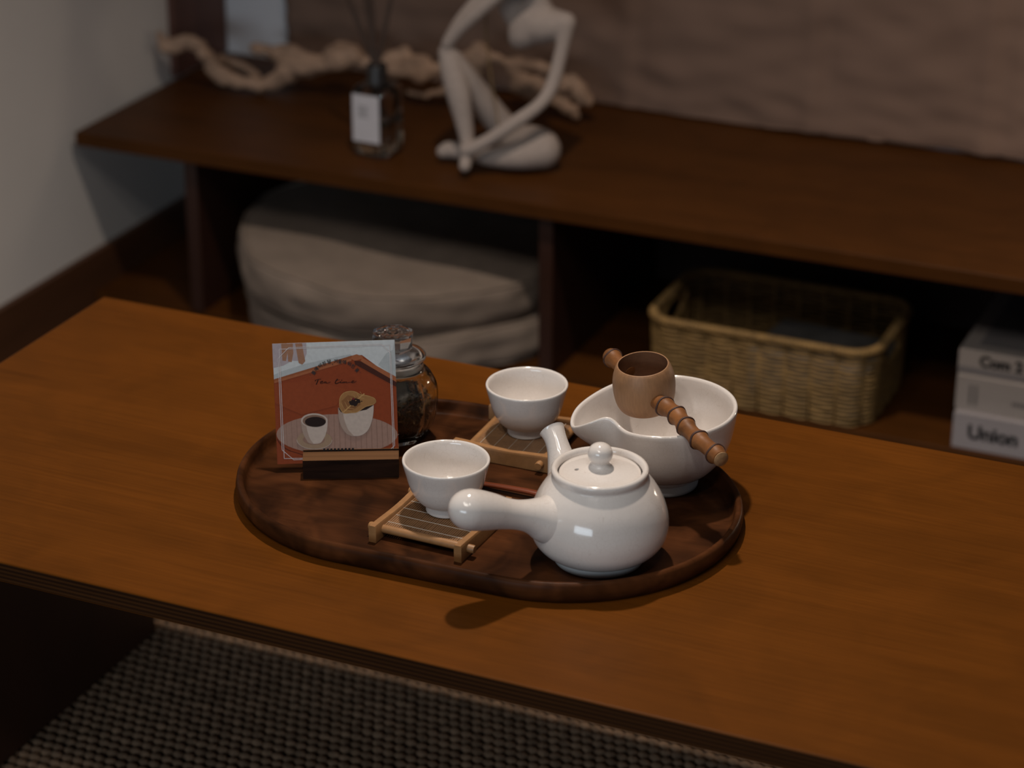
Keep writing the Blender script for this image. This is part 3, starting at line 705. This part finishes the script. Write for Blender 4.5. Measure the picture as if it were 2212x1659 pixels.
    for ch, x, y, rot in G:
        cu = bpy.data.curves.new('t', 'FONT'); cu.body = ch; cu.size = 0.0036; cu.align_x = 'CENTER'; cu.align_y = 'CENTER'; cu.offset = 0.00008
        ob = bpy.data.objects.new('t', cu); COL.objects.link(ob)
        me = evaluated(ob); bpy.data.curves.remove(cu)
        u, v = uv((640+x*180/2212-500)*3.95, (770+y*110/1352-680)*3.95)
        c_, s_ = math.cos(R(-rot)), math.sin(R(-rot))
        vs = mbt._v([(u+c_*p.co.x-s_*p.co.y, yy, v+s_*p.co.x+c_*p.co.y) for p in me.vertices])
        for f in me.polygons: mbt.face([vs[i] for i in f.vertices])
        bpy.data.meshes.remove(me)
    mbt.build('printed_type', M['ink'], t, fix=False)
picture_card()

# ------------------------------------------------------------------ floor cushions in the bench
def cushion(name, loc, rot, r, h, label, seed):
    from mathutils import noise as N
    t = thing(name, label, 'cushion', loc, rot, 'stacked floor cushions')
    prof = spline([(0.0, 0.0), (r*0.8, 0.0), (r*0.95, h*0.05), (r*0.99, h*0.2), (r, h*0.5), (r*0.99, h*0.8), (r*0.955, h*0.95), (r*0.8, h*1.005), (r*0.4, h*1.03), (0.0, h*1.04)], 5)
    def fn(p, a):
        k = 0.010*N.noise(Vector((math.cos(a)*2, math.sin(a)*2, p.z*14+seed)))+0.004*N.noise(Vector((math.cos(a)*6, math.sin(a)*6, p.z*50+seed)))
        f = 1+k/r; return Vector((p.x*f, p.y*f, p.z+0.006*N.noise(Vector((p.x*9, p.y*9, seed+2)))))
    MB().lathe(prof, 128, fn=fn).build('cushion_cover', M['cushion'], t)
    for z in (0.045, 0.955):
        pts = [fn(Vector((r*0.965*math.cos(2*PI*k/128), r*0.965*math.sin(2*PI*k/128), h*z)), 2*PI*k/128)*1.0 for k in range(128)]
        MB().tube(pts, 0.0022, 8, closed=True).build('piping', M['cushion'], t)
cushion('floor_cushion', (-0.560, 0.985, 0.0505), (0, 0, 0.4), 0.218, 0.052, 'round greige linen floor cushion under another one in the bench', 1.3)
cushion('floor_cushion', (-0.570, 0.975, 0.108), (R(0), R(3.0), 0), 0.214, 0.055, 'round greige linen floor cushion on top of its stack in the bench', 5.7)

# ------------------------------------------------------------------ seagrass basket
def basket():
    x0, x1, y0, y1, h = -0.203, 0.079, 0.868, 1.045, 0.100
    cx, cy = (x0+x1)/2, (y0+y1)/2
    t = thing('seagrass_basket', 'woven seagrass basket with rounded corners in the bench', 'basket', (cx, cy, 0.0502))
    def outline(g, n=220, rc=0.034):
        hx, hy = (x1-x0)/2+g-rc, (y1-y0)/2+g-rc; pts = []
        for (sx, sy, a0) in ((1, 1, 0), (-1, 1, PI/2), (-1, -1, PI), (1, -1, 1.5*PI)):
            for k in range(10): a = a0+PI/2*k/9; pts.append(Vector((sx*hx+rc*math.cos(a), sy*hy+rc*math.sin(a), 0)))
        # resample by length
        P = pts+[pts[0]]; L = [0]
        for a, b in zip(P, P[1:]): L.append(L[-1]+(b-a).length)
        out = []; j = 0
        for k in range(n):
            s = L[-1]*k/n
            while L[j+1] < s: j += 1
            out.append(P[j].lerp(P[j+1], (s-L[j])/(L[j+1]-L[j]+1e-12)))
        return out
    rows = 18; n = 260; stakes = 26
    mb = MB()
    handle = lambda p, z: abs(p.x) > (x1-x0)/2-0.006 and abs(p.y) < 0.034 and 0.058 < z < 0.086
    for j in range(rows):
        z = 0.003+j*(h-0.010)/(rows-1); g = -0.006+0.004*z/h
        O = outline(g, n); pts = []
        for k, p in enumerate(O):
            q = Vector((p.x, p.y, 0)); a = O[(k+1) % n]-O[k-1]; nr = Vector((a.y, -a.x, 0)).normalized()
            ph = PI*k*stakes/n; bow = abs(math.sin(ph))
            pts.append(p+nr*(0.0034*bow**0.7-0.0015)+Vector((0, 0, z+0.0006*math.sin(2*ph+(PI if j % 2 else 0))+0.0003*math.sin(k*0.37+j*2))))
        # runs broken at the hand holes
        run = []; runs = []
        for k, p in enumerate(pts):
            if handle(O[k], z):
                if len(run) > 2: runs.append(run)
                run = []
            else: run.append(p)
        if len(run) == n: mb.tube(run, 0.0015, 6, closed=True)
        else:
            if runs: run = run+runs.pop(0)
            runs.append(run)
            for r_ in runs:
                if len(r_) > 2: mb.tube(r_, 0.0015, 6)
    stuff(mb.build('woven_strands', M['weave'], t))
    O = outline(-0.004, n)
    for k in range(stakes):
        p = O[int(k*n/stakes) % n]; q = Vector((p.x*0.985, p.y*0.985, 0))
        if handle(p, 0.07): continue
        MB().tube([q+Vector((0, 0, 0.001)), q+Vector((0, 0, h-0.006))], 0.0019, 6).build('stake', M['weave'], t)
    for s in (-1, 1):
        q = [Vector((s*((x1-x0)/2-0.0045), 0.036*math.cos(a), 0.072+0.016*math.sin(a))) for a in (2*PI*k/40 for k in range(40))]
        MB().tube(q, 0.0034, 8, closed=True).build('hand_hole_rim', M['weave'], t)
    # coiled rim
    O = outline(-0.002, 300); mb = MB(); mb.tube([p+Vector((0, 0, h-0.004)) for p in O], 0.0046, 8, closed=True)
    mb.build('rim', M['weave'], t)
    pts = []
    O2 = outline(-0.002, 1500)
    for k, p in enumerate(O2):
        a = O2[(k+1) % 1500]-O2[k-1]; nr = Vector((a.y, -a.x, 0)).normalized(); ph = 2*PI*k/9.0
        pts.append(p+nr*0.0048*math.cos(ph)+Vector((0, 0, h-0.004+0.0048*math.sin(ph))))
    stuff(MB().tube(pts, 0.0010, 5, closed=True).build('rim_wrapping', M['weave'], t))
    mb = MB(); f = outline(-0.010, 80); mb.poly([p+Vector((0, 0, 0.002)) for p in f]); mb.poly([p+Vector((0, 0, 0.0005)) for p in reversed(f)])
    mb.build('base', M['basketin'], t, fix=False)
basket()
o = MB().box((0, 0, 0), (0.15, 0.105, 0.060), 0.002).build('stationery_box', M['paperblue'], loc=(-0.005, 0.955, 0.0502+0.0025+0.0302), rot=(0, 0, R(-6)))
tag(o, 'dark grey flat box lying in the seagrass basket', 'box')

# ------------------------------------------------------------------ books
def text_mesh(s, size, off=0.0):
    cu = bpy.data.curves.new('t', 'FONT'); cu.body = s; cu.size = size; cu.extrude = 0.00008; cu.offset = off
    ob = bpy.data.objects.new('t', cu); COL.objects.link(ob); me = evaluated(ob); bpy.data.curves.remove(cu); return me
def book(loc, size, rz, cover, label, title=None, tx=0.02, tz=0.4, ts=0.02, band=False, small=False, topcover=None):
    t = thing('book', label, 'book', loc, (0, 0, rz), 'books stacked in the bench')
    w, d, h = size; b = 0.0028
    MB().box((w/2, d/2, h/2), (w-0.004, d-0.004, h-2*b)).build('pages', M['pages'], t)
    for z, nm in ((b/2, 'back_cover'), (h-b/2, 'front_cover')):
        o = MB().box((w/2, d/2, z), (w, d, b), 0.0006).build(nm, cover, t)
        if topcover and nm == 'front_cover':
            MB().box((0.012+w/2, 0.012+d/2, h+0.0002), (w-0.012, d-0.012, 0.0003)).build('cover_panel', topcover, o)
    sp = MB().box((w/2, b/2, h/2), (w, b, h-2*b+0.0004), 0).build('spine', cover, t)
    if title:
        me = text_mesh(title, ts, 0.0010); me.materials.append(M['ink'])
        link('spine_title', me, sp, (tx, -0.0002, h*tz), (PI/2, 0, 0))
    if band:
        MB().box((w/2, -0.0001, 0.0055), (w, 0.0003, 0.0075)).build('spine_band', M['bookgrey'], sp)
    if small:
        for c in range(2):
            mb = MB(); z = h*0.18
            while z < h*0.78:
                l = random.uniform(0.0012, 0.0028); mb.box((0.0165+c*0.0065, -0.0001, z+l/2), (0.0035, 0.0003, l)); z += l+0.0011
            mb.build('small_print', M['inkgrey'], sp)
        mb = MB(); 
        for k in range(5): mb.box((0.066+k*0.004, -0.0001, h*0.40), (0.0028, 0.0003, 0.0045))
        mb.build('small_print', M['inkgrey'], sp)
        MB().box((w/2+0.012, -0.00005, h*0.72), (w-0.03, 0.0002, h*0.50)).build('spine_panel', M['bookwarm'], sp)
book((0.173, 0.876, 0.0502), (0.21, 0.28, 0.0435), R(0), M['book'], 'white book with bold title Union at the bottom of the stack', 'Union', 0.017, 0.33, 0.0235)
book((0.171, 0.886, 0.0940), (0.21, 0.27, 0.0415), R(-0.5), M['bookwarm'], 'ivory book with small print on its spine between two others', None, small=True)
book((0.170, 0.890, 0.1358), (0.21, 0.26, 0.0300), R(0.3), M['bookwarm'], 'white book with dark cover and title Com on top of the stack', 'Com 2', 0.024, 0.42, 0.0175, band=True, topcover=M['bookgrey'])

# ------------------------------------------------------------------ reed diffuser
def diffuser():
    c = Vector((-0.583, 0.938, SH+0.0002)); w, d, h = 0.052, 0.052, 0.090
    t = thing('reed_diffuser', 'square glass reed diffuser bottle with a white label', 'diffuser', c, (0, 0, R(-2)))
    MB().box((0, 0, h/2), (w, d, h), 0.013, 5).build('glass_bottle', M['bglass'], t, sharp=50)
    MB().box((0, 0, 0.005+0.020), (w-0.006, d-0.006, 0.040), 0.009, 4).build('oil', M['oil'], t, sharp=50)
    MB().lathe([(0.0, h-0.002), (0.0135, h-0.002), (0.0135, h+0.004), (0.0125, h+0.006), (0.0125, h+0.022), (0.0115, h+0.0235), (0.0, h+0.0235)], 40).build('collar', M['cap'], t, sharp=40)
    l = MB().box((-0.002, -d/2-0.0004, 0.0510), (0.037, 0.0005, 0.060)).build('paper_label', M['label'], t)
    mb = MB()
    for k in range(5): mb.box((-0.006, -d/2-0.0007, 0.066-k*0.0032), (random.uniform(0.010, 0.017), 0.0002, 0.0010))
    mb.build('small_print', M['inkgrey'], l)
    top = c+Vector((0, 0, h+0.022))
    for px, py, Y in ((742, -30, 0.945), (785, -35, 0.955), (800, -30, 0.962), (850, -30, 0.955)):
        e = unproj(px, py, Y); q = c+Vector(((c.x-e.x)*0.08, 0, 0.05))
        o = MB().tube([q, top+(e-top)*0.0+Vector(((e.x-c.x)*0.06, 0, 0.0)), e], 0.0030, 8).build('reed_stick', M['reed'])
        tag(o, 'thin dark reed stick standing in the diffuser bottle', 'reed', 'reed sticks in the diffuser')
diffuser()

# ------------------------------------------------------------------ abstract seated figure
def statue():
    mb = MB(); K = 2.62/FPX
    def ch(pts): mb.capsules([(unproj(x, y, Y-0.024), r*K*1.16) for x, y, Y, r in spline(pts, 4)], 14)
    # raised leg: toe, ankle, shin, knee, thigh, hip
    ch([(1004, 358, 0.917, 13), (1007, 340, 0.926, 14), (1010, 312, 0.940, 15), (1002, 260, 0.945, 20), (990, 200, 0.948, 26), (975, 145, 0.952, 25), (967, 112, 0.955, 20)])
    ch([(967, 112, 0.955, 21), (1000, 160, 0.965, 26), (1040, 215, 0.985, 30), (1080, 265, 1.005, 31), (1110, 300, 1.015, 33)])
    # folded leg
    ch([(1100, 305, 1.015, 34), (1140, 308, 1.005, 40), (1168, 318, 0.990, 42)])
    ch([(1172, 322, 0.985, 40), (1120, 335, 0.965, 30), (1060, 338, 0.955, 20), (1010, 328, 0.962, 17), (975, 322, 0.965, 19), (957, 326, 0.960, 15)])
    # supporting arm and hand on the ankle
    ch([(1222, 48, 0.995, 23), (1218, 85, 0.990, 16), (1208, 130, 0.985, 15), (1192, 185, 0.975, 15), (1165, 225, 0.960, 14), (1110, 265, 0.942, 15), (1060, 298, 0.932, 14), (1022, 318, 0.926, 15), (1006, 322, 0.924, 15)])
    # bent arm resting on the knee
    ch([(967, 92, 0.950, 14), (990, 62, 0.952, 16), (1030, 25, 0.955, 17), (1075, -12, 0.960, 15), (1105, -40, 0.965, 14)])
    ch([(967, 92, 0.955, 14), (1000, 40, 0.985, 16), (1050, -10, 1.010, 18), (1100, -15, 1.020, 22)])
    # chest, shoulders, neck, head
    ch([(1222, 48, 0.995, 23), (1190, 52, 1.000, 36), (1150, 45, 1.005, 44), (1110, 10, 1.015, 34), (1100, -15, 1.020, 24)])
    ch([(1150, 40, 1.003, 42), (1134, 66, 0.998, 36), (1120, 82, 0.995, 22)])
    ch([(1165, 20, 1.005, 30), (1155, -15, 1.0, 22), (1140, -50, 0.985, 20)])
    mb.ball(unproj(1122, -92, 0.948), (0.026, 0.029, 0.038), 20, 14, Matrix.Rotation(R(14), 3, 'Y'))
    o = fuse(mb, 'figurine', M['statue'], 0.0022, 5)
    # rest it on the bench
    zmin = min(v.co.z for v in o.data.vertices)
    o.location.z = SH-zmin+0.0002
    p = [unproj(x, y, Y-0.024) for x, y, Y in ((1052, -20, 0.975), (1050, 60, 0.980), (1056, 130, 0.975), (1066, 200, 0.966), (1078, 272, 0.945))]
    MB().tube([q for q in spline([tuple(v) for v in p], 6)], 0.0011, 6).build('gilt_cord', M['gold'], o)
    tag(o, 'pale abstract seated figure with hollow torso, hand raised to its chin, on the bench', 'statue')
statue()

# ------------------------------------------------------------------ driftwood
def driftwood():
    mb = MB(); K = 2.85/FPX
    def ch(pts):
        P = [(unproj(x, y, Y), r*K) for x, y, Y, r in spline(pts, 5)]
        P = [(p+Vector((random.uniform(-1, 1), random.uniform(-1, 1), random.uniform(-1, 1)))*0.0018, r*random.uniform(1.1, 1.5)) for p, r in P]
        mb.capsules(P, 12)
    ch([(345, 92, 1.05, 7), (350, 108, 1.05, 11), (375, 114, 1.055, 14), (408, 104, 1.06, 15), (435, 120, 1.065, 13), (452, 150, 1.07, 14), (476, 178, 1.075, 14), (530, 192, 1.08, 13), (566, 203, 1.082, 14), (598, 190, 1.09, 16), (622, 166, 1.095, 20)])
    ch([(480, 145, 1.11, 8), (520, 160, 1.11, 9), (560, 178, 1.10, 10)])
    ch([(552, 116, 1.11, 12), (590, 130, 1.11, 17), (640, 150, 1.10, 22), (700, 152, 1.10, 18), (735, 138, 1.10, 26), (765, 135, 1.10, 18), (780, 145, 1.105, 12)])
    ch([(700, 150, 1.10, 18), (728, 122, 1.11, 14), (750, 118, 1.11, 12)])
    ch([(770, 145, 1.105, 12), (815, 160, 1.11, 16), (850, 150, 1.115, 18), (880, 132, 1.12, 10)])
    ch([(850, 160, 1.11, 18), (905, 160, 1.11, 20), (915, 180, 1.11, 13), (945, 165, 1.12, 10), (1000, 150, 1.13, 14), (1025, 140, 1.13, 22), (1035, 115, 1.13, 12)])
    ch([(885, 212, 1.12, 8), (925, 220, 1.12, 9), (970, 205, 1.12, 9), (1030, 170, 1.13, 18)])
    ch([(1030, 140, 1.13, 20), (1060, 140, 1.13, 12), (1110, 152, 1.135, 10), (1165, 158, 1.14, 10), (1200, 180, 1.14, 12)])
    ch([(1110, 160, 1.14, 14), (1130, 195, 1.14, 20), (1170, 205, 1.14, 20), (1215, 200, 1.14, 14), (1240, 188, 1.145, 12), (1250, 212, 1.145, 14), (1262, 232, 1.145, 12), (1274, 236, 1.145, 7)])
    ch([(1170, 205, 1.14, 18), (1205, 235, 1.14, 14), (1240, 258, 1.14, 10), (1248, 262, 1.14, 7)])
    o = fuse(mb, 'driftwood_branch', M['drift'], 0.0026, 3)
    from mathutils import noise as N
    nr = [v.normal.copy() for v in o.data.vertices]
    for v, n_ in zip(o.data.vertices, nr):
        p = v.co; v.co = p+n_*(0.0060*N.noise(Vector((p.x*22, p.y*55, p.z*55)))+0.0016*N.noise(Vector((p.x*90, p.y*190, p.z*190))))
    zmin = min(v.co.z for v in o.data.vertices); o.location.z = SH-zmin+0.0002
    tag(o, 'twisted pale brown driftwood branch lying on the bench behind the figure', 'driftwood')
driftwood()
